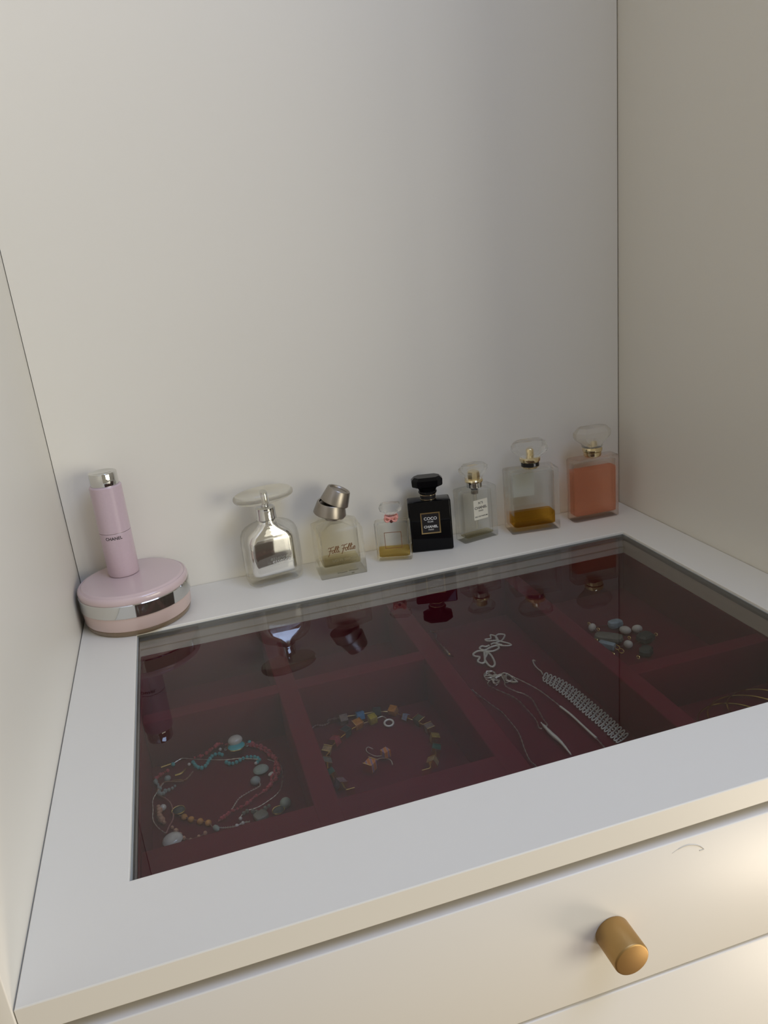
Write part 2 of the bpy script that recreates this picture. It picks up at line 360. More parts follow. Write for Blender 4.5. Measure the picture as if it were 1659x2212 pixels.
s = thing('spray_bottle', (0.0492, -0.0335, JH), 3, 'slim lilac pink spray tube with a silver cap standing on the jar', 'perfume')
SR = 0.0157
MB().lathe([(0.0135, 0.0), (0.0149, 0.0006), (0.0153, 0.0022), (SR, 0.0030), (SR, 0.0466), (SR - .0003, 0.0470)], 48).build('lower_sleeve', 'pink_lacquer', s)
MB().lathe([(SR - .0009, 0.0469), (SR - .0009, 0.0475)], 48).build('seam', 'satin_steel', s)
MB().lathe([(SR - .0003, 0.0474), (SR, 0.0478), (SR, 0.0944), (SR - .0008, 0.0955), (SR - .0020, 0.0958)], 48).build('upper_sleeve', 'pink_lacquer', s)
MB().lathe([(0.0136, 0.0950), (0.0138, 0.0955), (0.0138, 0.1078), (0.0133, 0.1088), (0.0115, 0.1092), (0.0105, 0.1086), (0.001, 0.1084)], 48).build('cap', 'chrome', s)['label'] = 'polished silver cap'
mb = text_mb(MB(), 'CHANEL', 0.0168, 0, 0.0428, 0, bold=0.02)
a0 = math.radians(-90 - 8)
mb.v = [((SR + 8e-5) * math.cos(a0 + x / SR), (SR + 8e-5) * math.sin(a0 + x / SR), z) for x, y, z in mb.v]
mb.build('lettering', 'ink', s)

# ---------------------------------------------------------------- perfume bottles along the back wall
def hollow(prof_out, prof_in, n=4):
    return MB().rbox(prof_out, n).rbox(prof_in, n, flip=True)
def body_prof(w, d, h, r, e=0.0012, base=0.0):
    return [(base, w - 2.4 * e, d - 2.4 * e, max(r - e, 1e-4)), (base + 0.35 * e, w - 0.8 * e, d - 0.8 * e, r), (base + e, w, d, r), (h - e * 1.3, w, d, r),
            (h - 0.4 * e, w - 0.7 * e, d - 0.7 * e, r), (h, w - 2.6 * e, d - 2.6 * e, max(r - e, 1e-4))]
def slab_label(parent, name, mat, x0, x1, z0, z1, y, th=0.0002):
    return MB().box(x0, x1, y - th, y, z0, z1).build(name, mat, parent)
def frame_label(parent, name, mat, x0, x1, z0, z1, y, b, th=0.0003):
    m = MB()
    for a in ((x0, x1, z0, z0 + b), (x0, x1, z1 - b, z1), (x0, x0 + b, z0 + b, z1 - b), (x1 - b, x1, z0 + b, z1 - b)): m.box(a[0], a[1], y - th, y, a[2], a[3])
    return m.build(name, mat, parent)
def faceted_cap(parent, name, mat, z0, z1, w, d, ch, wn, dn):
    """cut-crystal stopper: narrow foot flaring to a wide belt, bevelled flat top"""
    h = z1 - z0
    return MB().rbox([(z0, wn, dn, dn * .3), (z0 + .16 * h, wn * 1.04, dn * 1.04, dn * .3), (z0 + .42 * h, w * .93, d * .93, ch), (z0 + .56 * h, w, d, ch),
                      (z0 + .78 * h, w, d, ch), (z1, w * .78, d * .70, ch * .8)], 1).build(name, mat, parent, sharp=12)

# 1 silver bottle with a pebble cap
b1 = thing('perfume_bottle', (0.2030, -0.0300, 0), 7.7, 'mirror silver perfume bottle with a clear pebble shaped cap', 'perfume', 'perfume bottles along the back wall')
outp = [(0.0, 0.050, 0.018, 0.007), (0.0010, 0.0555, 0.0240, 0.009), (0.0035, 0.0605, 0.0280, 0.0105), (0.009, 0.0628, 0.0296, 0.0115), (0.030, 0.0632, 0.0300, 0.0115), (0.050, 0.0628, 0.0296, 0.0115),
        (0.0570, 0.0610, 0.0288, 0.0115), (0.0618, 0.0565, 0.0276, 0.0115), (0.0652, 0.0490, 0.0262, 0.0115), (0.0672, 0.0400, 0.0248, 0.0113), (0.0684, 0.0300, 0.0234, 0.011), (0.0700, 0.0235, 0.0222, 0.0105), (0.0722, 0.0212, 0.0210, 0.0104)]
inp = [(0.0095, 0.036, 0.0120, 0.0045), (0.0105, 0.0450, 0.0190, 0.0060), (0.0122, 0.0485, 0.0210, 0.0068), (0.0134, 0.0492, 0.0214, 0.0070), (0.0150, 0.0494, 0.0215, 0.0070), (0.0340, 0.0496, 0.0216, 0.0070), (0.0480, 0.0492, 0.0215, 0.0070), (0.0500, 0.0488, 0.0213, 0.0072),
       (0.0550, 0.0450, 0.0208, 0.0078), (0.0595, 0.0360, 0.0192, 0.0085), (0.0630, 0.0270, 0.0180, 0.0085), (0.0670, 0.0200, 0.0170, 0.0084), (0.0718, 0.0170, 0.0165, 0.0082)]
MB().rbox(outp, 8).build('glass_body', 'glass', b1, sharp=80)
MB().rbox(inp, 8).build('mirror_core', 'silver_mirror', b1, sharp=80)['label'] = 'mirrored silver inside'
MB().lathe([(0.0108, 0.0724), (0.0108, 0.0744), (0.0104, 0.0750), (0.0104, 0.0850), (0.0092, 0.0860), (0.0070, 0.0862)], 40).build('collar', 'chrome', b1)
MB().lathe([(0.0042, 0.0860), (0.0040, 0.0980), (0.0034, 0.0990)], 24).build('spray_stem', 'chrome', b1)
MB().ball((0.0, 0.0, 0.0985), 0.0330, 0.0165, 0.0086, 40, 20, math.radians(4), e=0.82).build('pebble_cap', 'plastic_cream', b1, sharp=80)['label'] = 'clear plastic pebble cap'
m = MB(); text_mb(m, 'essence', 0.020, 0.006, 0.0268, -0.01515); text_mb(m, 'narciso rodriguez', 0.027, 0.0055, 0.0232, -0.01515)
m.build('lettering', 'ink_silver', b1)

# 2 square bottle with a twisted metal cap
b2 = thing('perfume_bottle', (0.2752, -0.0392, 0), -1.8, 'square clear perfume bottle with a twisted grey metal cap and brown script', 'perfume', 'perfume bottles along the back wall')
o2 = [(0.0, 0.0508, 0.0392, 0.0012), (0.0008, 0.0516, 0.0400, 0.0014), (0.0525, 0.0508, 0.0394, 0.0016), (0.0535, 0.0500, 0.0386, 0.0018), (0.0605, 0.0270, 0.0250, 0.006), (0.0612, 0.0235, 0.0225, 0.009)]
i2 = [(0.0118, 0.0400, 0.0290, 0.0030), (0.0126, 0.0416, 0.0306, 0.003), (0.0500, 0.0416, 0.0306, 0.003), (0.0515, 0.0400, 0.029, 0.003), (0.0575, 0.0190, 0.0180, 0.006)]
hollow(o2, i2).build('glass_body', 'glass_warm', b2, sharp=25)
MB().rbox([(0.0117, 0.0402, 0.0292, 0.003), (0.0126, 0.0418, 0.0308, 0.003), (0.0142, 0.0418, 0.0308, 0.003)], 4).build('perfume_liquid', 'liquid_pale', b2, sharp=25)
MB().lathe([(0.0100, 0.0610), (0.0106, 0.0614), (0.0106, 0.0690), (0.0098, 0.0694)], 32).build('collar', 'satin_steel', b2)
def band(z, h, r0, r1, ox, oy, tilt, twist, name):
    M = Matrix.Translation((ox, oy, z)) @ Matrix.Rotation(math.radians(tilt), 4, 'Y') @ Matrix.Rotation(math.radians(twist), 4, 'X')
    return MB().lathe([(r0 - .0006, -h / 2), (r0, -h / 2 + .0008), (r1, h / 2 - .0008), (r1 - .0006, h / 2), (r1 - .0022, h / 2 - .0002), (r1 - .0030, h / 2 - .0016), (0.0005, h / 2 - .0018)], 48, M=M).build(name, 'satin_steel', b2, sharp=40)
band(0.0740, 0.0135, 0.0180, 0.0152, -0.0035, -0.0005, 13, 6, 'lower_cap_band')
band(0.0862, 0.0165, 0.0158, 0.0128, 0.0050, 0.0, 25, 4, 'upper_cap_band')
# script lettering drawn as strokes
def stroke(m, P, x, z, sc, sl=0.25, r=0.00042):
    m.tube([(x + (px + pz * sl) * sc, -0.02012, z + pz * sc) for px, pz in P], r, 5, smooth=5)
m = MB(); sc = 0.0058
F1 = [(-.35, .95), (-.2, 1.12), (.1, 1.05), (.75, 1.22)]; F2 = [(.18, 1.05), (.15, .5), (.05, -.1), (-.05, -.62)]; F3 = [(-.2, .42), (.1, .45), (.45, .52)]
OO = [(.75, .55), (.52, .42), (.5, .1), (.68, -.02), (.88, .15), (.85, .45), (.72, .55), (.95, .5)]
LL = [(0, .2), (.22, .7), (.3, 1.1), (.2, 1.2), (.1, .95), (.1, .2), (.2, .0), (.38, .1)]
II = [(0, .5), (.02, .1), (.12, .0), (.26, .1)]; EE = [(0, .25), (.28, .3), (.3, .5), (.14, .55), (.02, .3), (.08, .05), (.25, .0), (.45, .12)]
def word(x, z, rise, letters):
    for P, dx in letters: stroke(m, P, x + dx * sc, z + dx * sc * rise, sc)
FO = [(F1, 0), (F2, 0), (F3, 0), (OO, .0), (LL, .92), (LL, 1.3), (II, 1.72)]
word(-0.0138, 0.0292, 0.0, FO); m.ball((-0.0138 + (1.72 + .2) * sc, -0.02012, 0.0292 + .85 * sc), .0005)
word(0.0010, 0.0300, 0.0, FO + [(EE, 1.98)]); m.ball((0.0010 + (1.72 + .2) * sc, -0.02012, 0.0300 + .85 * sc), .0005)
m.build('script_lettering', 'ink_brown', b2)
m = MB(); text_mb(m, 'EAU DE PARFUM', 0.0262, 0.0020, 0.0198, -0.02008); m.build('lettering', 'ink_faded', b2)
m = MB()   # illegible fine print: two words and a short one below
for x0, x1, z in ((-0.0075, 0.0035, 0.0050), (0.0055, 0.0160, 0.0056), (0.0080, 0.0110, 0.0026)):
    n_ = int((x1 - x0) / 0.0007); m.tube([(x0 + (x1 - x0) * k / n_, -0.02012, z + (0.0007 if k == 0 else 0.00045 * (-1) ** k * (0.5 + (k * 7 % 5) / 5))) for k in range(n_ + 1)], 0.00022, 4, smooth=3)
m.build('fine_print', 'ink_olive', b2)

# 3 small square bottle with a cord round its neck
b3 = thing('perfume_bottle', (0.3388, -0.0388, 0), -19, 'small clear perfume bottle with a pink neck cord and a gold square outline', 'perfume', 'perfume bottles along the back wall')
hollow(body_prof(0.0400, 0.0150, 0.0465, 0.0035, 0.0016) + [(0.0466, 0.0135, 0.0130, 0.005), (0.0472, 0.0112, 0.0112, 0.0055), (0.0545, 0.0110, 0.0110, 0.0054)],
       [(0.0046, 0.0310, 0.0080, 0.002), (0.0054, 0.0345, 0.0100, 0.0022), (0.0430, 0.0345, 0.0100, 0.0022), (0.0442, 0.031, 0.008, 0.002), (0.0460, 0.0065, 0.0065, 0.003), (0.0540, 0.0060, 0.0060, 0.003)], 4).build('glass_body', 'glass', b3, sharp=30)
MB().rbox([(0.0045, 0.0312, 0.0082, 0.002), (0.0054, 0.0347, 0.0102, 0.0022), (0.0145, 0.0347, 0.0102, 0.0022)], 4).build('perfume_liquid', 'liquid_gold', b3, sharp=30)
frame_label(b3, 'label_outline', 'brown_line', -0.0094, 0.0098, 0.0160, 0.0352, -0.0076, 0.0006)
m = MB()
for z in (0.0492, 0.0506, 0.0520):
    m.tube([(0.0071 * math.cos(t * math.pi / 8), 0.0066 * math.sin(t * math.pi / 8), z + 0.0003 * math.sin(t)) for t in range(16)], 0.00085, 6, True, 2)
m.tube([(-0.0005, -0.0070, 0.0500), (-0.0055, -0.0085, 0.0535), (-0.0070, -0.0085, 0.0505), (-0.0045, -0.0085, 0.0478), (-0.0005, -0.0080, 0.0498)], 0.0010, 6, False, 5)
m.tube([(0.0005, -0.0070, 0.0500), (0.0055, -0.0085, 0.0535), (0.0068, -0.0085, 0.0508), (0.0045, -0.0085, 0.0480), (0.0005, -0.0080, 0.0498)], 0.0010, 6, False, 5)
m.build('neck_cord', 'pink_cord', b3)
MB().ball((0.0002, -0.0085, 0.0482), 0.0018, 0.0012, 0.0020, 8, 6).build('wax_seal', 'dark_seal', b3)
MB().rbox([(0.0546, 0.0115, 0.0090, 0.0025), (0.0562, 0.0150, 0.0100, 0.0028), (0.0582, 0.0236, 0.0122, 0.0034), (0.0628, 0.0258, 0.0132, 0.0036), (0.0668, 0.0214, 0.0098, 0.003)], 1).build('stopper', 'crystal', b3, sharp=12)

# 4 black bottle
b4 = thing('perfume_bottle', (0.3868, -0.0288, 0), -14.5, 'glossy black perfume bottle with a gold framed black label', 'perfume', 'perfume bottles along the back wall')
MB().rbox(body_prof(0.0488, 0.0210, 0.0606, 0.0024, 0.0016), 4).build('glass_body', 'black_glass', b4, sharp=30)
MB().lathe([(0.0084, 0.0606), (0.0089, 0.0608), (0.0089, 0.0675), (0.0080, 0.0676)], 32).build('collar', 'black_satin', b4)
for z in (0.0609, 0.0660):
    MB().lathe([(0.0085, z), (0.0092, z + .0002), (0.0092, z + .0008), (0.0085, z + .0010)], 32).build('collar_ring', 'pale_gold', b4)
MB().lathe([(0.0085, 0.0676), (0.0102, 0.0680), (0.0107, 0.0692), (0.0102, 0.0706), (0.0085, 0.0712)], 32).build('cap_foot', 'black_glass', b4)
MB().rbox([(0.0711, 0.0180, 0.0150, 0.005), (0.0745, 0.0215, 0.0165, 0.005), (0.0762, 0.0330, 0.0200, 0.006), (0.0775, 0.0345, 0.0208, 0.006), (0.0838, 0.0350, 0.0212, 0.006), (0.0872, 0.0285, 0.0160, 0.005)], 1).build('cap', 'black_glass', b4, sharp=12)
yl = -0.0105
lp = slab_label(b4, 'label_plate', 'ink', -0.0112, 0.0110, 0.0218, 0.0472, yl)
frame_label(lp, 'label_frame', 'gold_line', -0.0112, 0.0110, 0.0218, 0.0472, yl - .0001, 0.0014, 0.0004)
m = MB(); text_mb(m, 'COCO', 0.0148, 0, 0.0400, yl - .00032, bold=.012); text_mb(m, 'NOIR', 0.0066, 0, 0.0362, yl - .00032)
text_mb(m, 'CHANEL', 0.0160, 0, 0.0302, yl - .00032, bold=.022); text_mb(m, 'PARIS', 0.0060, 0, 0.0266, yl - .00032); m.build('lettering', 'ink_white', lp)

# 5 clear bottle with a cream label
b5 = thing('perfume_bottle', (0.4450, -0.0250, 0), 9.9, 'clear perfume bottle with a cream paper label beside the black bottle', 'perfume', 'perfume bottles along the back wall')
hollow(body_prof(0.0470, 0.0210, 0.0634, 0.0020, 0.0014), [(0.0046, 0.034, 0.0120, 0.002), (0.0056, 0.0382, 0.0138, 0.0024), (0.0585, 0.0382, 0.0138, 0.0024), (0.0600, 0.034, 0.012, 0.002)]).build('glass_body', 'glass', b5, sharp=30)
MB().rbox([(0.0045, 0.0342, 0.0122, 0.002), (0.0056, 0.0384, 0.0140, 0.0024), (0.0062, 0.0384, 0.0140, 0.0024)], 4).build('perfume_liquid', 'liquid_pale', b5, sharp=30)
MB().lathe([(0.0022, 0.0120), (0.0022, 0.0600)], 12).build('dip_tube', 'plastic_frost', b5)
MB().lathe([(0.0030, 0.0545), (0.0042, 0.0550), (0.0042, 0.0600)], 16).build('pump', 'satin_steel', b5)
MB().lathe([(0.0080, 0.0632), (0.0090, 0.0636), (0.0090, 0.0690), (0.0084, 0.0696)], 32).build('collar', 'chrome', b5)
MB().lathe([(0.0084, 0.0694), (0.0104, 0.0698), (0.0107, 0.0712), (0.0098, 0.0728), (0.0084, 0.0732)], 32).build('collar_ring', 'pale_gold', b5)
MB().lathe([(0.0068, 0.0735), (0.0072, 0.0740), (0.0068, 0.0815), (0.0058, 0.0822)], 8).build('spray_core', 'pale_gold', b5)
faceted_cap(b5, 'cap', 'crystal', 0.0736, 0.0905, 0.0345, 0.0220, 0.007, 0.0200, 0.0170)['label'] = 'clear cut crystal stopper'
pl5 = slab_label(b5, 'paper_label', 'paper_cream', -0.0090, 0.0098, 0.0262, 0.0500, -0.0105)
m = MB(); yl = -0.01075; text_mb(m, 'N\u00b05', 0.0060, 0.0006, 0.0462, yl, bold=.015); text_mb(m, 'CHANEL', 0.0166, 0.0006, 0.0405, yl, bold=.02)
text_mb(m, 'PARIS', 0.0062, 0.0006, 0.0366, yl, bold=.01); text_mb(m, 'EAU DE PARFUM', 0.0166, 0.0006, 0.0298, yl, bold=.02); m.build('lettering', 'ink', pl5)

# 6 large clear bottle with amber liquid
b6 = thing('perfume_bottle', (0.5142, -0.0300, 0), -7.5, 'large clear perfume bottle with amber liquid in the bottom and a black collar', 'perfume', 'perfume bottles along the back wall')
hollow(body_prof(0.0596, 0.0300, 0.0756, 0.0022, 0.0015), [(0.0068, 0.046, 0.0190, 0.0024), (0.0080, 0.0502, 0.0222, 0.003), (0.0706, 0.0502, 0.0222, 0.003), (0.0722, 0.046, 0.019, 0.0024)]).build('glass_body', 'glass', b6, sharp=30)
MB().rbox([(0.0067, 0.0462, 0.0192, 0.0024), (0.0080, 0.0504, 0.0224, 0.003), (0.0212, 0.0504, 0.0224, 0.003)], 4).build('perfume_liquid', 'liquid_amber', b6, sharp=30)
slab_label(b6, 'back_label', 'paper_ghost', -0.0190, 0.0090, 0.0360, 0.0680, 0.01525)['label'] = 'pale label on the back'
MB().lathe([(0.0075, 0.0752), (0.0088, 0.0758), (0.0098, 0.0780), (0.0090, 0.0782)], 36).build('collar_foot', 'pale_gold', b6)
c6 = MB().lathe([(0.0090, 0.0778), (0.0104, 0.0780), (0.0104, 0.0832), (0.0090, 0.0834)], 36).build('collar', 'black_satin', b6); c6['label'] = 'black collar'
for z in (0.0776, 0.0829):
    MB().lathe([(0.0098, z), (0.0107, z + .0002), (0.0107, z + .0006), (0.0098, z + .0008)], 36).build('collar_rim', 'pale_gold', c6)
MB().lathe([(0.0090, 0.0836), (0.0118, 0.0842), (0.0122, 0.0858), (0.0120, 0.0880), (0.0100, 0.0892)], 36).build('collar_ring', 'pale_gold', b6)
m = MB()
for sgn in (-1, 1):   # the two interlocked arcs on the collar
    pts = []
    for k in range(11):
        a = math.radians(50 + 26 * k); u = sgn * (0.00055 + 0.0012 * math.cos(a)) + 0.0022; a2 = math.radians(-90) + u / 0.0104
        pts.append((0.01045 * math.cos(a2), 0.01045 * math.sin(a2), 0.0806 + 0.0012 * math.sin(a)))
    m.tube(pts, 0.00022, 5, smooth=2)
m.build('emblem', 'ink_white', c6)
MB().lathe([(0.0044, 0.0890), (0.0044, 0.0972), (0.0036, 0.0984)], 20).build('spray_core', 'pale_gold', b6)
MB().rbox([(0.0893, 0.0225, 0.0190, 0.006), (0.0915, 0.0290, 0.0210, 0.007), (0.0955, 0.0395, 0.0245, 0.0085), (0.0985, 0.0425, 0.0260, 0.009), (0.1030, 0.0420, 0.0256, 0.009), (0.1068, 0.0360, 0.0205, 0.0075), (0.1085, 0.0300, 0.0160, 0.006)], 2).build('cap', 'crystal', b6, sharp=10)['label'] = 'clear cut crystal stopper'

# 7 bottle full of pink liquid
b7 = thing('perfume_bottle', (0.5935, -0.0335, 0), -2.0, 'clear perfume bottle nearly full of salmon pink liquid in the right corner', 'perfume', 'perfume bottles along the back wall')
hollow(body_prof(0.0606, 0.0220, 0.0770, 0.0050, 0.0018), [(0.0066, 0.050, 0.0130, 0.002), (0.0078, 0.0540, 0.0160, 0.003), (0.0712, 0.0540, 0.0160, 0.003), (0.0726, 0.050, 0.013, 0.002)]).build('glass_body', 'glass_pinkish', b7, sharp=30)
MB().rbox([(0.0065, 0.0502, 0.0132, 0.002), (0.0078, 0.0542, 0.0162, 0.003), (0.0625, 0.0542, 0.0162, 0.003)], 4).build('perfume_liquid', 'liquid_pink', b7, sharp=30)
MB().lathe([(0.0080, 0.0768), (0.0096, 0.0774), (0.0104, 0.0790), (0.0104, 0.0828), (0.0095, 0.0832)], 36).build('collar', 'pale_gold', b7)
MB().lathe([(0.0095, 0.0832), (0.0114, 0.0838), (0.0117, 0.0862), (0.0112, 0.0882), (0.0095, 0.0886)], 36).build('collar_ring', 'pale_gold', b7)
MB().lathe([(0.0046, 0.0880), (0.0046, 0.0960), (0.0038, 0.0970)], 20).build('spray_core', 'pale_gold', b7)
faceted_cap(b7, 'cap', 'plastic_frost', 0.0886, 0.1125, 0.0445, 0.0250, 0.008, 0.0235, 0.0190)['label'] = 'frosted cream faceted cap'

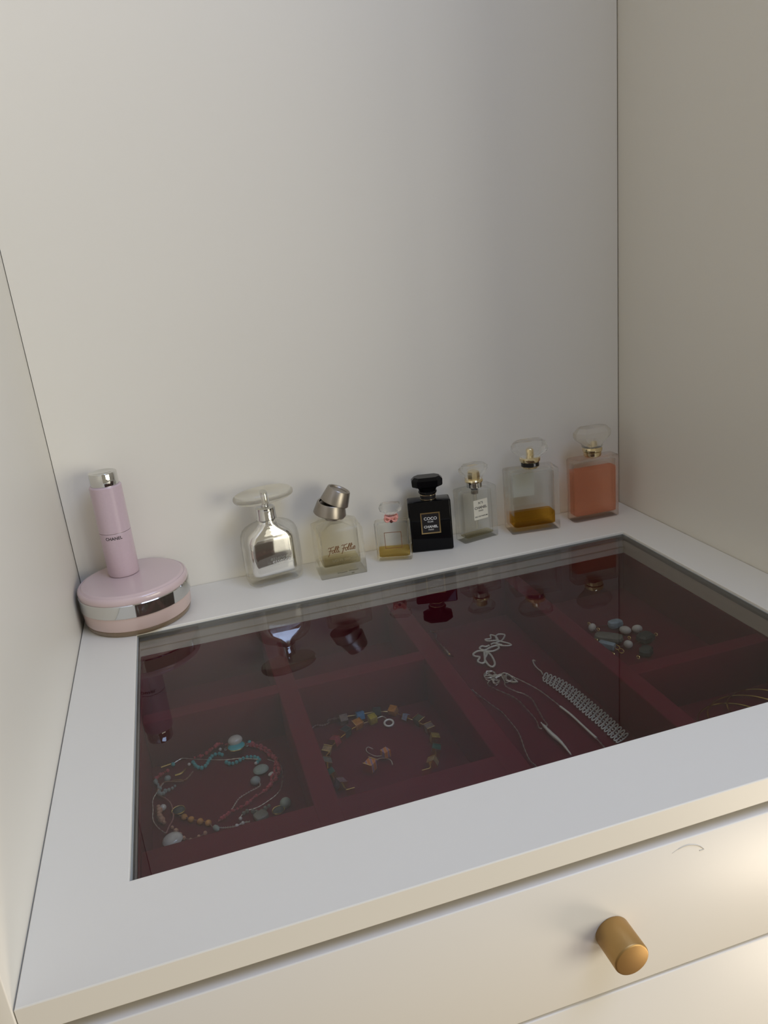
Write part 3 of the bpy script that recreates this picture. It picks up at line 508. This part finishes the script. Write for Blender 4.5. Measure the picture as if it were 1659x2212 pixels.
# ---------------------------------------------------------------- jewellery lying in the tray (world coordinates, metres)
J = {
 'coral_a': [(0.0921, -0.2265, -0.067), (0.0963, -0.2268, -0.067), (0.1036, -0.2255, -0.0659), (0.1103, -0.2255, -0.0617), (0.1157, -0.2255, -0.0607), (0.1222, -0.2255, -0.0641)],
 'coral_b': [(0.136, -0.2255, -0.0666), (0.1393, -0.2272, -0.067), (0.1469, -0.2369, -0.067), (0.1539, -0.2494, -0.067), (0.158, -0.2631, -0.067), (0.1574, -0.2774, -0.067), (0.1496, -0.2906, -0.067), (0.1413, -0.2977, -0.067), (0.1344, -0.3012, -0.067), (0.1256, -0.3077, -0.067), (0.1135, -0.3112, -0.067), (0.1094, -0.3143, -0.067), (0.1044, -0.3182, -0.067)],
 'coral_b2': [(0.142, -0.2268, -0.067), (0.1496, -0.2366, -0.067), (0.157, -0.2522, -0.067), (0.1565, -0.2669, -0.067), (0.1519, -0.2806, -0.067), (0.1477, -0.2925, -0.067)],
 'coral_c': [(0.0579, -0.2424, -0.067), (0.0637, -0.2392, -0.067), (0.0696, -0.2346, -0.067)],
 'turq_a': [(0.09, -0.2331, -0.067), (0.0921, -0.24, -0.067), (0.0961, -0.244, -0.067), (0.1005, -0.2422, -0.067), (0.1035, -0.2361, -0.067), (0.1074, -0.2302, -0.067), (0.1126, -0.2302, -0.067), (0.1165, -0.235, -0.067)],
 'turq_b': [(0.1173, -0.2452, -0.067), (0.1212, -0.2491, -0.067), (0.1264, -0.2485, -0.067), (0.1319, -0.2456, -0.067), (0.137, -0.2457, -0.067), (0.1419, -0.2486, -0.067), (0.1448, -0.2529, -0.067), (0.1416, -0.2574, -0.067)],
 'turq_one': [(0.0731, -0.2287, -0.067), (0.1396, -0.2255, -0.0661)],
 'thread_silver': [(0.0723, -0.2283, -0.067), (0.0794, -0.2255, -0.0659), (0.0828, -0.2255, -0.0659), (0.0952, -0.2309, -0.067), (0.116, -0.2409, -0.067), (0.1286, -0.2442, -0.067), (0.1448, -0.2529, -0.067)],
 'thread_outer_l': [(0.0651, -0.2512, -0.067), (0.0593, -0.2623, -0.067), (0.056, -0.2712, -0.067), (0.056, -0.2831, -0.067), (0.056, -0.2963, -0.067), (0.0603, -0.308, -0.067), (0.0654, -0.3159, -0.067)],
 'thread_outer_r': [(0.1513, -0.2557, -0.067), (0.1599, -0.267, -0.067), (0.1602, -0.2814, -0.067), (0.1569, -0.2965, -0.067), (0.1516, -0.3047, -0.067), (0.1435, -0.3103, -0.067), (0.1351, -0.3142, -0.067), (0.1256, -0.3151, -0.067), (0.1202, -0.3213, -0.067)],
 'seed': [(0.1407, -0.284, -0.067), (0.14, -0.2891, -0.067), (0.1314, -0.2927, -0.067), (0.1228, -0.2975, -0.067), (0.1181, -0.3045, -0.067), (0.1152, -0.3095, -0.067)],
 'thread_pink': [(0.0647, -0.2713, -0.067), (0.0693, -0.2798, -0.067), (0.0713, -0.2908, -0.067), (0.071, -0.3006, -0.067), (0.0678, -0.3088, -0.067), (0.0654, -0.3159, -0.067)],
 'thread_brown': [(0.0893, -0.2461, -0.067), (0.0839, -0.2538, -0.067), (0.0789, -0.2558, -0.067), (0.0716, -0.2526, -0.067), (0.0651, -0.2512, -0.067), (0.0601, -0.2587, -0.067), (0.06, -0.2654, -0.067), (0.0647, -0.2713, -0.067)],
 'grey_chips': [(0.0562, -0.2445, -0.067), (0.061, -0.2549, -0.067), (0.0616, -0.266, -0.067), (0.0649, -0.2647, -0.067), (0.0689, -0.2625, -0.067), (0.0738, -0.2605, -0.067)],
 'peach': [(0.0579, -0.2813, -0.067), (0.0582, -0.2878, -0.067), (0.0589, -0.2936, -0.067), (0.0623, -0.2999, -0.067), (0.0649, -0.3028, -0.067)],
 'peach2': [(0.07, -0.3109, -0.067), (0.0721, -0.3152, -0.067), (0.0753, -0.3189, -0.067), (0.0784, -0.3259, -0.067), (0.0819, -0.3291, -0.067), (0.0878, -0.3293, -0.067), (0.0954, -0.3273, -0.067)],
 'amber': [(0.0757, -0.2989, -0.067), (0.0794, -0.3017, -0.067), (0.0845, -0.3069, -0.067), (0.0911, -0.312, -0.067), (0.0969, -0.3163, -0.067), (0.1002, -0.3235, -0.067)],
 'chain': [(0.1023, -0.325, -0.067), (0.1046, -0.3254, -0.067), (0.1082, -0.3269, -0.067), (0.1127, -0.3282, -0.067), (0.1175, -0.3285, -0.067), (0.1227, -0.3271, -0.067), (0.1279, -0.3281, -0.067)],
 'pearls_small': [(0.1175, -0.3285, -0.067), (0.121, -0.3216, -0.067), (0.1222, -0.3275, -0.067), (0.0865, -0.2346, -0.067), (0.114, -0.2255, -0.0659), (0.1412, -0.2572, -0.067)],
 'crystals': [(0.1238, -0.3168, -0.067), (0.1278, -0.316, -0.067), (0.1322, -0.3179, -0.067), (0.1361, -0.3183, -0.067), (0.14, -0.3187, -0.067), (0.1436, -0.3153, -0.067)],
 'discs': [(0.1279, -0.2255, -0.0616), (0.0703, -0.327, -0.067), (0.1279, -0.2339, -0.067), (0.1441, -0.2673, -0.067), (0.1378, -0.2807, -0.067), (0.1516, -0.277, -0.067), (0.0681, -0.2469, -0.067), (0.0637, -0.2838, -0.067), (0.0756, -0.292, -0.067), (0.1364, -0.3246, -0.067), (0.1502, -0.3237, -0.067), (0.1566, -0.3184, -0.067), (0.1023, -0.325, -0.067)],
 'goldbars': [(0.063, -0.2287, -0.067), (0.0715, -0.2272, -0.067), (0.0743, -0.2453, -0.067), (0.0793, -0.2446, -0.067), (0.0833, -0.2398, -0.067), (0.0725, -0.2516, -0.067), (0.0838, -0.2565, -0.067)],
 'cubes': [(0.2252, -0.2255, -0.0639), (0.2407, -0.2255, -0.0657), (0.2566, -0.2263, -0.067), (0.2704, -0.2336, -0.067), (0.2788, -0.2469, -0.067), (0.2873, -0.259, -0.067), (0.2917, -0.274, -0.067), (0.2909, -0.2899, -0.067), (0.2864, -0.3049, -0.067), (0.2784, -0.319, -0.067)],
 'cubes_l': [(0.2495, -0.2384, -0.067), (0.2348, -0.2408, -0.067), (0.2222, -0.248, -0.067), (0.2103, -0.2574, -0.067), (0.2004, -0.2688, -0.067), (0.197, -0.2845, -0.067), (0.1976, -0.3006, -0.067), (0.202, -0.315, -0.067)],
 'necklace_end': [(0.2703, -0.3263, -0.067), (0.2076, -0.325, -0.067)],
 'necklace_chain': [(0.196, -0.2264, -0.067), (0.2004, -0.2255, -0.0657), (0.2056, -0.2258, -0.067), (0.2112, -0.2255, -0.0667), (0.2125, -0.2255, -0.0635)],
 'clasp': [(0.2621, -0.2475, -0.067), (0.2592, -0.2353, -0.067)],
 'ear': [(0.23, -0.3032, -0.067), (0.2384, -0.2957, -0.067), (0.2447, -0.2971, -0.067), (0.2478, -0.3013, -0.067), (0.2476, -0.3075, -0.067), (0.2424, -0.3134, -0.067)],
 'ear2': [(0.246, -0.2927, -0.067), (0.2385, -0.2922, -0.067), (0.2335, -0.2857, -0.067), (0.2324, -0.2801, -0.067), (0.235, -0.2768, -0.067), (0.2382, -0.2812, -0.067)],
 'flower_a': [(0.3894, -0.1668, -0.067), (0.3829, -0.1636, -0.067), (0.3764, -0.1673, -0.067), (0.3762, -0.1718, -0.067), (0.38, -0.1759, -0.067), (0.3751, -0.1824, -0.067), (0.3771, -0.1878, -0.067), (0.3814, -0.1855, -0.067), (0.3889, -0.1666, -0.067), (0.3888, -0.1734, -0.067), (0.383, -0.1818, -0.067), (0.3818, -0.1945, -0.067), (0.3842, -0.1989, -0.067), (0.3888, -0.1935, -0.067), (0.3917, -0.1794, -0.067), (0.3913, -0.1701, -0.067), (0.3894, -0.1668, -0.067), (0.3967, -0.1705, -0.067), (0.4048, -0.1675, -0.067), (0.4051, -0.1617, -0.067), (0.3983, -0.1619, -0.067), (0.3902, -0.1649, -0.067), (0.3868, -0.1597, -0.067), (0.3908, -0.1557, -0.067), (0.3941, -0.1586, -0.067), (0.399, -0.1575, -0.067)],
 'flower_b': [(0.4, -0.1579, -0.067), (0.405, -0.1569, -0.067), (0.4084, -0.1645, -0.067), (0.4176, -0.1691, -0.067), (0.4175, -0.1643, -0.067), (0.4119, -0.1567, -0.067), (0.41, -0.1533, -0.067), (0.4002, -0.1496, -0.067), (0.3991, -0.1454, -0.067), (0.4052, -0.146, -0.067), (0.4078, -0.1386, -0.067), (0.4117, -0.1443, -0.067), (0.4105, -0.1535, -0.067), (0.4108, -0.1464, -0.067), (0.4154, -0.1412, -0.067), (0.4211, -0.1441, -0.067), (0.4206, -0.1476, -0.067), (0.4137, -0.1552, -0.067), (0.4059, -0.1573, -0.067), (0.4107, -0.1645, -0.067)],
 'c1': [(0.3498, -0.2282, -0.067), (0.3519, -0.2425, -0.067), (0.3558, -0.259, -0.067), (0.3595, -0.2749, -0.067), (0.3601, -0.2905, -0.067), (0.3599, -0.305, -0.067), (0.358, -0.3168, -0.067), (0.3539, -0.333, -0.067), (0.3517, -0.3465, -0.067), (0.3528, -0.3532, -0.067), (0.3534, -0.3624, -0.067)],
 'c2': [(0.3715, -0.2208, -0.067), (0.3669, -0.2265, -0.067), (0.3697, -0.2367, -0.067), (0.3771, -0.2516, -0.067), (0.3807, -0.2634, -0.067), (0.3817, -0.2817, -0.067), (0.3812, -0.2985, -0.067), (0.3788, -0.3088, -0.067), (0.3804, -0.3112, -0.067)],
 'c3': [(0.3836, -0.2286, -0.067), (0.3808, -0.2371, -0.067), (0.3855, -0.2489, -0.067), (0.3903, -0.2559, -0.067), (0.3928, -0.2673, -0.067), (0.3904, -0.284, -0.067), (0.388, -0.2983, -0.067), (0.387, -0.3077, -0.067), (0.3838, -0.3103, -0.067)],
 'tangle': [(0.3755, -0.2042, -0.067), (0.3817, -0.2072, -0.067), (0.3795, -0.2144, -0.067), (0.3705, -0.2183, -0.067), (0.3692, -0.2115, -0.067), (0.3749, -0.2081, -0.067), (0.3763, -0.217, -0.067), (0.3801, -0.2249, -0.067), (0.3736, -0.2278, -0.067), (0.3755, -0.2187, -0.067), (0.3822, -0.2178, -0.067), (0.3856, -0.2174, -0.067), (0.3844, -0.2269, -0.067), (0.3879, -0.2306, -0.067), (0.3935, -0.2253, -0.067), (0.3898, -0.2174, -0.067), (0.3868, -0.2261, -0.067), (0.3946, -0.2319, -0.067), (0.3926, -0.2228, -0.067), (0.3889, -0.2148, -0.067), (0.3821, -0.2157, -0.067), (0.3717, -0.2107, -0.067)],
 'pendant': [(0.3837, -0.3029, -0.067), (0.384, -0.3207, -0.067), (0.3856, -0.3353, -0.067), (0.3851, -0.3527, -0.067)],
 'c4': [(0.3934, -0.2232, -0.067), (0.399, -0.2359, -0.067), (0.4053, -0.2545, -0.067), (0.4091, -0.2767, -0.067), (0.4102, -0.2886, -0.067)],
 'clip': [(0.3503, -0.0965, -0.067), (0.3531, -0.1019, -0.067), (0.3528, -0.1094, -0.067), (0.3495, -0.1154, -0.067), (0.35, -0.133, -0.067), (0.3501, -0.145, -0.067), (0.3505, -0.1545, -0.067), (0.3528, -0.1614, -0.067)],
 'c4bar': [(0.4101, -0.2879, -0.067), (0.4124, -0.3038, -0.067), (0.4134, -0.3228, -0.067), (0.4145, -0.3415, -0.067)],
 'c4end': [(0.4145, -0.3415, -0.067), (0.4142, -0.3537, -0.067), (0.4125, -0.3633, -0.067)],
 'brace_top': [(0.4267, -0.2284, -0.067), (0.4339, -0.2449, -0.067), (0.4381, -0.266, -0.067), (0.4401, -0.2892, -0.067), (0.4415, -0.3121, -0.067), (0.4421, -0.3347, -0.067), (0.4424, -0.3478, -0.067)],
 'brace_bot': [(0.4169, -0.2367, -0.067), (0.4208, -0.2578, -0.067), (0.4234, -0.2786, -0.067), (0.4246, -0.3031, -0.067), (0.4264, -0.3251, -0.067), (0.4269, -0.3419, -0.067), (0.4275, -0.3524, -0.067)],
 'brace_clasp': [(0.4213, -0.2328, -0.067), (0.4225, -0.2272, -0.067), (0.4218, -0.2222, -0.067), (0.4224, -0.2129, -0.067), (0.425, -0.2044, -0.067), (0.4267, -0.2069, -0.067)],
 'stones': [(0.5093, -0.1733, -0.067), (0.5357, -0.1937, -0.067), (0.548, -0.1965, -0.067), (0.522, -0.2206, -0.067), (0.5336, -0.1786, -0.067), (0.5134, -0.1986, -0.067), (0.5027, -0.2129, -0.067), (0.545, -0.2159, -0.067)],
 'rings': [(0.5096, -0.2202, -0.067), (0.5093, -0.2282, -0.067), (0.5169, -0.2459, -0.067), (0.5309, -0.2088, -0.067), (0.4989, -0.2304, -0.067), (0.4994, -0.1983, -0.067), (0.5129, -0.1793, -0.067), (0.5582, -0.2146, -0.067), (0.5109, -0.1641, -0.067)],
}

FL = ZF   # tray floor height
def centre(*names):
    P = [p for n in names for p in J[n]]; return (sum(p[0] for p in P) / len(P), sum(p[1] for p in P) / len(P), FL)
def lift(pts, dz): return [(x, y, z + dz) for x, y, z in pts]
def beads(parent, O, name, pts, r, step, mat, jit=0.15, stuff=True, squash=1.0):
    m = MB()
    for p in resample(pts, step):
        k = 1 + random.uniform(-jit, jit)
        p.x = max(p.x, .0554 + r * 2.1); p.y = min(p.y, -.2220 - r * 2.1)
        m.ball((p.x + random.uniform(-jit, jit) * r, p.y + random.uniform(-jit, jit) * r, max(p.z, FL + r * (1.02 + jit))), r * k, r * k * squash, r * k, 7, 5, random.random() * 3)
    o = m.build(name, mat, parent, O)
    if stuff: o['kind'] = 'stuff'
    return o
def cord(parent, O, name, pts, r, mat, n=5, rope=0, smooth=5, closed=False):
    return MB().tube(pts, r, n, closed, smooth, rope).build(name, mat, parent, O, sharp=60)

# tangled bead bracelet, left compartment
O = centre('coral_b', 'turq_a', 'peach', 'amber')
t = thing('bead_bracelet', O, 0, 'tangled multi-strand bead bracelet with turquoise, coral and coin pearls', 'bracelet')
for n in ('coral_a', 'coral_b', 'coral_b2', 'coral_c'): beads(t, O, 'coral_strand', J[n], 0.0014, 0.0024, 'coral', 0.5)
for n in ('turq_a', 'turq_b'): beads(t, O, 'turquoise_strand', J[n], 0.0017, 0.0034, 'turquoise', 0.08)
for p in J['turq_one']: MB().ball((p[0], p[1], max(p[2], FL + .002)), 0.0019, nu=10).build('turquoise_bead', 'turquoise', t, O)
beads(t, O, 'seed_strand', J['seed'], 0.0007, 0.0022, 'silver', 0.1); cord(t, O, 'seed_cord', J['seed'], 0.00025, 'silver')
for n in ('thread_silver', 'thread_outer_l', 'thread_outer_r'): cord(t, O, 'silver_thread', J[n], 0.0004, 'silver', rope=.3)
cord(t, O, 'pink_thread', J['thread_pink'], 0.0006, 'pink_thread', rope=.2); cord(t, O, 'brown_thread', J['thread_brown'], 0.0006, 'brown_thread', rope=.2)
cord(t, O, 'coral_cord', J['coral_b'], 0.0004, 'pink_thread')
beads(t, O, 'grey_chips', J['grey_chips'], 0.0014, 0.0026, 'grey_stone', 0.5)
beads(t, O, 'peach_stones', J['peach'], 0.0024, 0.0046, 'peach_stone', 0.3); beads(t, O, 'peach_stones', J['peach2'], 0.0020, 0.0058, 'peach_stone', 0.4)
cord(t, O, 'bead_cord', J['peach2'], 0.0003, 'brown_thread')
for p in J['amber'][1:5]: MB().ball((p[0], p[1], FL + .0028), 0.0027, 0.0025, 0.0025, 10, 8, random.random()).build('amber_bead', 'amber_bead', t, O)
cord(t, O, 'bead_cord', J['amber'], 0.0004, 'brown_thread')
cord(t, O, 'small_chain', J['chain'], 0.0006, 'silver', rope=.45)
for p in J['pearls_small']: MB().ball((p[0], p[1], max(p[2], FL + .0016)), 0.0015, nu=8).build('small_pearl', 'pearl', t, O)
beads(t, O, 'dark_crystals', J['crystals'], 0.0017, 0.0036, 'smoky_stone', 0.4)
Dp = J['discs']
def disc(p, r, mat, name, th=0.0022, rim=None, e=1.0, ry=None, dz=0.0):
    z = max(p[2], FL + th) + dz; p = (max(p[0], .0556 + r), min(p[1], -.2222 - r), z)
    o = MB().ball((p[0], p[1], z), r, ry or r * .92, th, 16, 8, 0.4, e).build(name, mat, t, O)
    if rim:
        a = [(p[0] + r * 1.04 * math.cos(k * math.pi / 10), p[1] + (ry or r * .92) * 1.04 * math.sin(k * math.pi / 10), z) for k in range(20)]
        cord(o, O, 'gold_rim', a, 0.0005, rim, closed=True, smooth=1)
    return o
disc(Dp[0], 0.0066, 'pearl', 'coin_pearl', 0.0042, dz=0.003); disc(Dp[1], 0.0078, 'pearl', 'coin_pearl', 0.0040, dz=.001)
disc(Dp[2], 0.0076, 'turquoise_enamel', 'turquoise_pendant', 0.0016, 'gold', ry=0.0068, dz=.006)['label'] = 'oval turquoise pendant with gold rim'
disc(Dp[3], 0.0068, 'sage_stone', 'sage_disc', 0.0026); disc(Dp[4], 0.0044, 'grey_stone', 'grey_bead', 0.0034)
disc(Dp[5], 0.0030, 'pearl', 'leaf_pearl', 0.0016, ry=.002); disc(Dp[6], 0.0028, 'grey_stone', 'grey_bead', 0.0026); disc(Dp[7], 0.0028, 'pearl', 'white_bead', 0.0026)
disc(Dp[8], 0.0050, 'dark_stone', 'dark_disc', 0.0018, 'gold'); disc(Dp[9], 0.0055, 'smoky_stone', 'smoky_stone', 0.0024, e=.6)
disc(Dp[10], 0.0046, 'dark_stone', 'dark_disc', 0.0018, 'gold'); disc(Dp[11], 0.0046, 'sage_stone', 'sage_bead', 0.0040); disc(Dp[12], 0.0022, 'sage_stone', 'green_bead', 0.0020, ry=.0036)
for s_ in (-1, 1):
    p = Dp[2]; cx = p[0] + s_ * .0092
    cord(t, O, 'link_ring', [(cx + .0014 * math.cos(k * math.pi / 5), p[1] - s_ * .001 + .0014 * math.sin(k * math.pi / 5), FL + .008) for k in range(10)], 0.0003, 'silver', closed=True, smooth=2)
G = J['goldbars']
cord(t, O, 'gold_bar', G[0:2], 0.0007, 'gold', smooth=1); cord(t, O, 'gold_bar', G[2:5], 0.0009, 'gold'); cord(t, O, 'gold_bar', G[5:7], 0.0007, 'gold', smooth=1)

# cube bead necklace, second compartment
def cube(parent, O, p, ang, s, mat, plates=True, tilt=0.0):
    p = (p[0], min(p[1], -.2282), p[2] if p[1] < -.2282 else FL)
    M = Matrix.Translation((p[0], p[1], max(p[2], FL + s * .72))) @ Matrix.Rotation(ang, 4, 'Z') @ Matrix.Rotation(tilt, 4, 'X')
    def bx(x0, x1, h):
        b = MB().box(x0, x1, -h, h, -h, h); b.v = [tuple(M @ Vector(v)) for v in b.v]; return b
    o = bx(-s / 2, s / 2, s / 2).build('cube_bead', mat, parent, O, bevel=s * .06)
    if plates:
        for q in (-1, 1): bx(q * (s / 2 + .0004) - .0003, q * (s / 2 + .0004) + .0003, s * .53).build('gold_plate', 'gold', o, O)
    return o
R_, L_ = J['cubes'], J['cubes_l']
O = centre('cubes', 'cubes_l')
t = thing('cube_bead_necklace', O, 0, 'necklace of colourful glass cube beads with gold plates, curled in a ring', 'necklace')
rc = ['taupe', 'blue', 'night', 'orange', 'pale_blue', 'olive', 'taupe', 'gold_olive', 'green', 'tan']; lc = ['yellow', 'orange', 'night', 'red', 'tan', 'grey', 'green', 'mauve']
for seq, cols, gold in ((R_, rc, 4), (L_, lc, 1)):
    for i, p in enumerate(seq):
        a, b_ = seq[max(0, i - 1)], seq[min(len(seq) - 1, i + 1)]
        cube(t, O, p, math.atan2(b_[1] - a[1], b_[0] - a[0]), (0.0072 if cols[i] != 'pale_blue' else 0.0055), 'cube_' + cols[i], i >= gold, random.uniform(-.5, .5))
zz = lambda pts, z: [(x, y, max(w, FL + z)) for x, y, w in pts]
cord(t, O, 'wire', zz(R_ + [J['necklace_end'][0]], .0035), 0.00055, 'pale_gold', smooth=3); cord(t, O, 'wire', zz(L_ + [J['necklace_end'][1]], .0035), 0.00055, 'pale_gold', smooth=3)
for p in J['necklace_end']: MB().box(p[0] - .0035, p[0] + .0035, p[1] - .0004, p[1] + .0004, FL + .0003, FL + .006).build('gold_plate', 'gold', t, O)
cord(t, O, 'extension_chain', [J['cubes'][0]] + J['necklace_chain'][::-1], 0.0006, 'silver', rope=.4)
c0, c1 = J['clasp']
cord(t, O, 'clasp', [(c0[0] + .0040 * math.cos(k * math.pi / 6), c0[1] + .0034 * math.sin(k * math.pi / 6), FL + .003 + .0012 * math.sin(k * math.pi / 6)) for k in range(12)], 0.0010, 'silver_matte', n=8, closed=True, smooth=2)
cord(t, O, 'wire', [J['cubes_l'][0], c1, (c0[0], c0[1] + .0035, FL + .004)], 0.0006, 'silver')

O = centre('ear'); e1 = thing('earring', O, 0, 'cube bead hook earring lying lower, orange striped, inside the necklace ring', 'earring', 'pair of cube bead earrings')
E1 = J['ear']; cube(e1, O, E1[0], math.atan2(E1[1][1] - E1[0][1], E1[1][0] - E1[0][0]), 0.0080, 'cube_striped')
cord(e1, O, 'hook_wire', zz(E1[0:5], .004), 0.0005, 'silver', n=6)
O = centre('ear2'); e2 = thing('earring', O, 0, 'cube bead hook earring lying upper right, its hook pointing left, inside the necklace ring', 'earring', 'pair of cube bead earrings')
E2 = J['ear2']; cube(e2, O, (E2[0][0], E2[0][1], FL + .006), math.atan2(E2[1][1] - E2[0][1], E2[1][0] - E2[0][0]) + .5, 0.0066, 'cube_striped', False)
cord(e2, O, 'hook_wire', zz(E2, .0045), 0.0005, 'silver', n=6)

# silver pieces in the long middle compartment
O = centre('flower_a', 'flower_b'); t = thing('rope_chain', O, 0, 'pale silver rope chain folded into flower-like loops', 'necklace')
cord(t, O, 'rope', resample(J['flower_a'], 0.0011), 0.0011, 'silver_matte', n=7, rope=.16, smooth=1); cord(t, O, 'rope', lift(resample(J['flower_b'], 0.0011) and [tuple(p) for p in resample(J['flower_b'], 0.0011)], .0008), 0.0009, 'silver_matte', n=7, rope=.16, smooth=1)
O = centre('c1'); t = thing('fine_chain', O, 0, 'single fine silver chain curving beside the divider', 'necklace')
cord(t, O, 'chain', zz(J['c1'], .001), 0.00058, 'silver', rope=.25)
O = centre('c2', 'c3', 'tangle'); t = thing('pendant_necklace', O, 0, 'fine silver necklace with a long leaf pendant and a knotted tangle', 'necklace')
cord(t, O, 'chain', zz(J['c2'], .001), 0.00058, 'silver', rope=.25); cord(t, O, 'chain', zz(J['c3'], .001), 0.00058, 'silver', rope=.25)
tg = [(x + random.uniform(-.0012, .0012), y + random.uniform(-.0012, .0012), FL + .0012 + .003 * random.random()) for _ in range(3) for x, y, z in J['tangle']]
cord(t, O, 'tangled_chain', tg, 0.00058, 'silver', rope=.25)
cord(t, O, 'leaf_pendant', zz(J['pendant'], .0018), [.0006, .0014, .0018, .0019, .0018, .0015, .0012, .0008, .0004], 'silver_matte', n=8)['label'] = 'long narrow leaf pendant'
O = centre('c4', 'c4bar'); t = thing('bar_necklace', O, 0, 'fine silver chain with a slim curved bar beside the woven bracelet', 'necklace')
cord(t, O, 'chain', zz(J['c4'] + J['c4bar'][:1], .001), 0.00058, 'silver', rope=.25); cord(t, O, 'chain', zz(J['c4end'], .001), 0.00058, 'silver', rope=.25)
cord(t, O, 'curved_bar', zz(J['c4bar'], .0014), 0.0011, 'silver_matte', n=8)
O = centre('clip'); t = thing('drop_earring', O, 0, 'slim silver drop earring lying against the divider', 'earring')
cl = [(x + .0045, y, FL + .0016) for x, y, z in J['clip']]
cord(t, O, 'hook', cl[:4], 0.0009, 'silver'); cord(t, O, 'drop', cl[3:7], [.0004, .0008, .0014, .0019, .0016], 'silver', n=8); cord(t, O, 'tip', cl[6:], 0.0008, 'gold')

# woven bracelet: slanted links between two roped edges
O = centre('brace_top', 'brace_bot'); t = thing('woven_bracelet', O, 0, 'wide woven silver link bracelet stretched out straight', 'bracelet')
A = [tuple(p) for p in resample(J['brace_top'], 0.0005)]; B = [tuple(p) for p in resample(J['brace_bot'], 0.0005)]
at = lambda P, u: Vector(P[max(0, min(len(P) - 1, int(round(u * (len(P) - 1)))))])
NL = 25
for i in range(NL):
    u = (i + .5) / NL; a = at(A, u - .014); b_ = at(B, min(1, u + .035)); mid = (a + b_) / 2; d = (b_ - a); l = d.length / 2 * 1.06; d.normalize(); n_ = Vector((-d.y, d.x, 0))
    pts = [mid + d * l * math.cos(k * math.pi / 8) + n_ * 0.0021 * math.sin(k * math.pi / 8) + Vector((0, 0, -mid.z + FL + .0016 + .0008 * math.sin(k * math.pi / 8 + .8))) for k in range(16)]
    MB().tube(pts, 0.00062, 6, True, 2, .1).build('link', 'silver_matte', t, O, sharp=60)
m = MB()
for i in range(NL * 2):
    u = (i + .5) / (NL * 2)
    for w in (.3, .5, .7):
        p = at(A, u).lerp(at(B, u), w); m.ball((p.x, p.y, FL + .0014), .0008, nu=6, nv=4)
m.build('connecting_beads', 'silver_matte', t, O)['kind'] = 'stuff'
cord(t, O, 'clasp', zz(J['brace_clasp'], .0016), 0.0007, 'silver', rope=.3)

# pearl and stone bracelet, right compartment
O = centre('stones'); t = thing('stone_bracelet', O, 0, 'chunky bracelet of pearls and grey and blue stones', 'bracelet')
S = J['stones']
for p, rx, ry, rz in ((S[0], .0050, .0040, .6), (S[1], .0064, .0052, -.9), (S[2], .0056, .0042, -.3), (S[3], .0048, .0042, -.9)):
    MB().ball((p[0], p[1], FL + .005), rx, ry, .0043, 14, 10, rz).build('pearl_bead', 'pearl', t, O)
MB().ball((S[4][0], S[4][1], FL + .006), .0085, .0052, .0045, 10, 6, -.1, .7).build('blue_stone', 'blue_stone', t, O, sharp=20)
MB().ball((S[5][0], S[5][1], FL + .004), .0150, .0078, .0040, 12, 6, -.75, .6).build('grey_stone', 'smoky_stone', t, O, sharp=20)
m = MB(); Mx = Matrix.Translation((S[6][0], S[6][1], FL + .005)) @ Matrix.Rotation(-.95, 4, 'Z')
m.box(-.0082, .0082, -.0032, .0032, -.0032, .0032); m.v = [tuple(Mx @ Vector(v)) for v in m.v]; m.build('pale_stone', 'blue_stone', t, O, bevel=.0008)
MB().ball((S[7][0], S[7][1], FL + .005), .0095, .0080, .005, 8, 5, .3, .7).build('dark_stone', 'dark_stone', t, O, sharp=15)
MB().ball((S[7][0] - .014, S[7][1] - .022, FL + .004), .0090, .0070, .004, 8, 5, .8, .7).build('dark_stone', 'dark_stone', t, O, sharp=15)
cord(t, O, 'elastic_cord', [(p[0], p[1], FL + .004) for p in (S[0], S[5], S[6], S[3], S[7], S[2], S[1], S[4])], .0005, 'dark_seal', closed=True)
for i, p in enumerate(J['rings']):
    r = .0026 if i < 2 else .0013
    cord(t, O, 'gold_ring', [(p[0] + r * math.cos(k * math.pi / 5), p[1] + r * math.sin(k * math.pi / 5), FL + .0045 + .001 * math.sin(k * math.pi / 5)) for k in range(10)], .00045, 'gold', closed=True, smooth=2)

# three thin bangles at the front right
for ux, uy, r, dz, lab in ((.5300, -.3680, .0298, .0010, 'thin gold bangle lying lowest, nearest the front edge of the glass'),
                           (.5450, -.3690, .0345, .0026, 'thin gold bangle between the two other bangles'),
                           (.5620, -.3630, .0290, .0042, 'thin gold bangle lying on top, reaching furthest right')):
    o = MB().tube([(ux + r * math.cos(k * math.pi / 24), uy + r * math.sin(k * math.pi / 24), FL + dz + .0006 * math.sin(k * math.pi / 24)) for k in range(48)], .0008, 6, True, 1).build('bangle', 'gold', None, (ux, uy, FL))
    tag(o, lab, 'bangle', 'thin gold bangles')
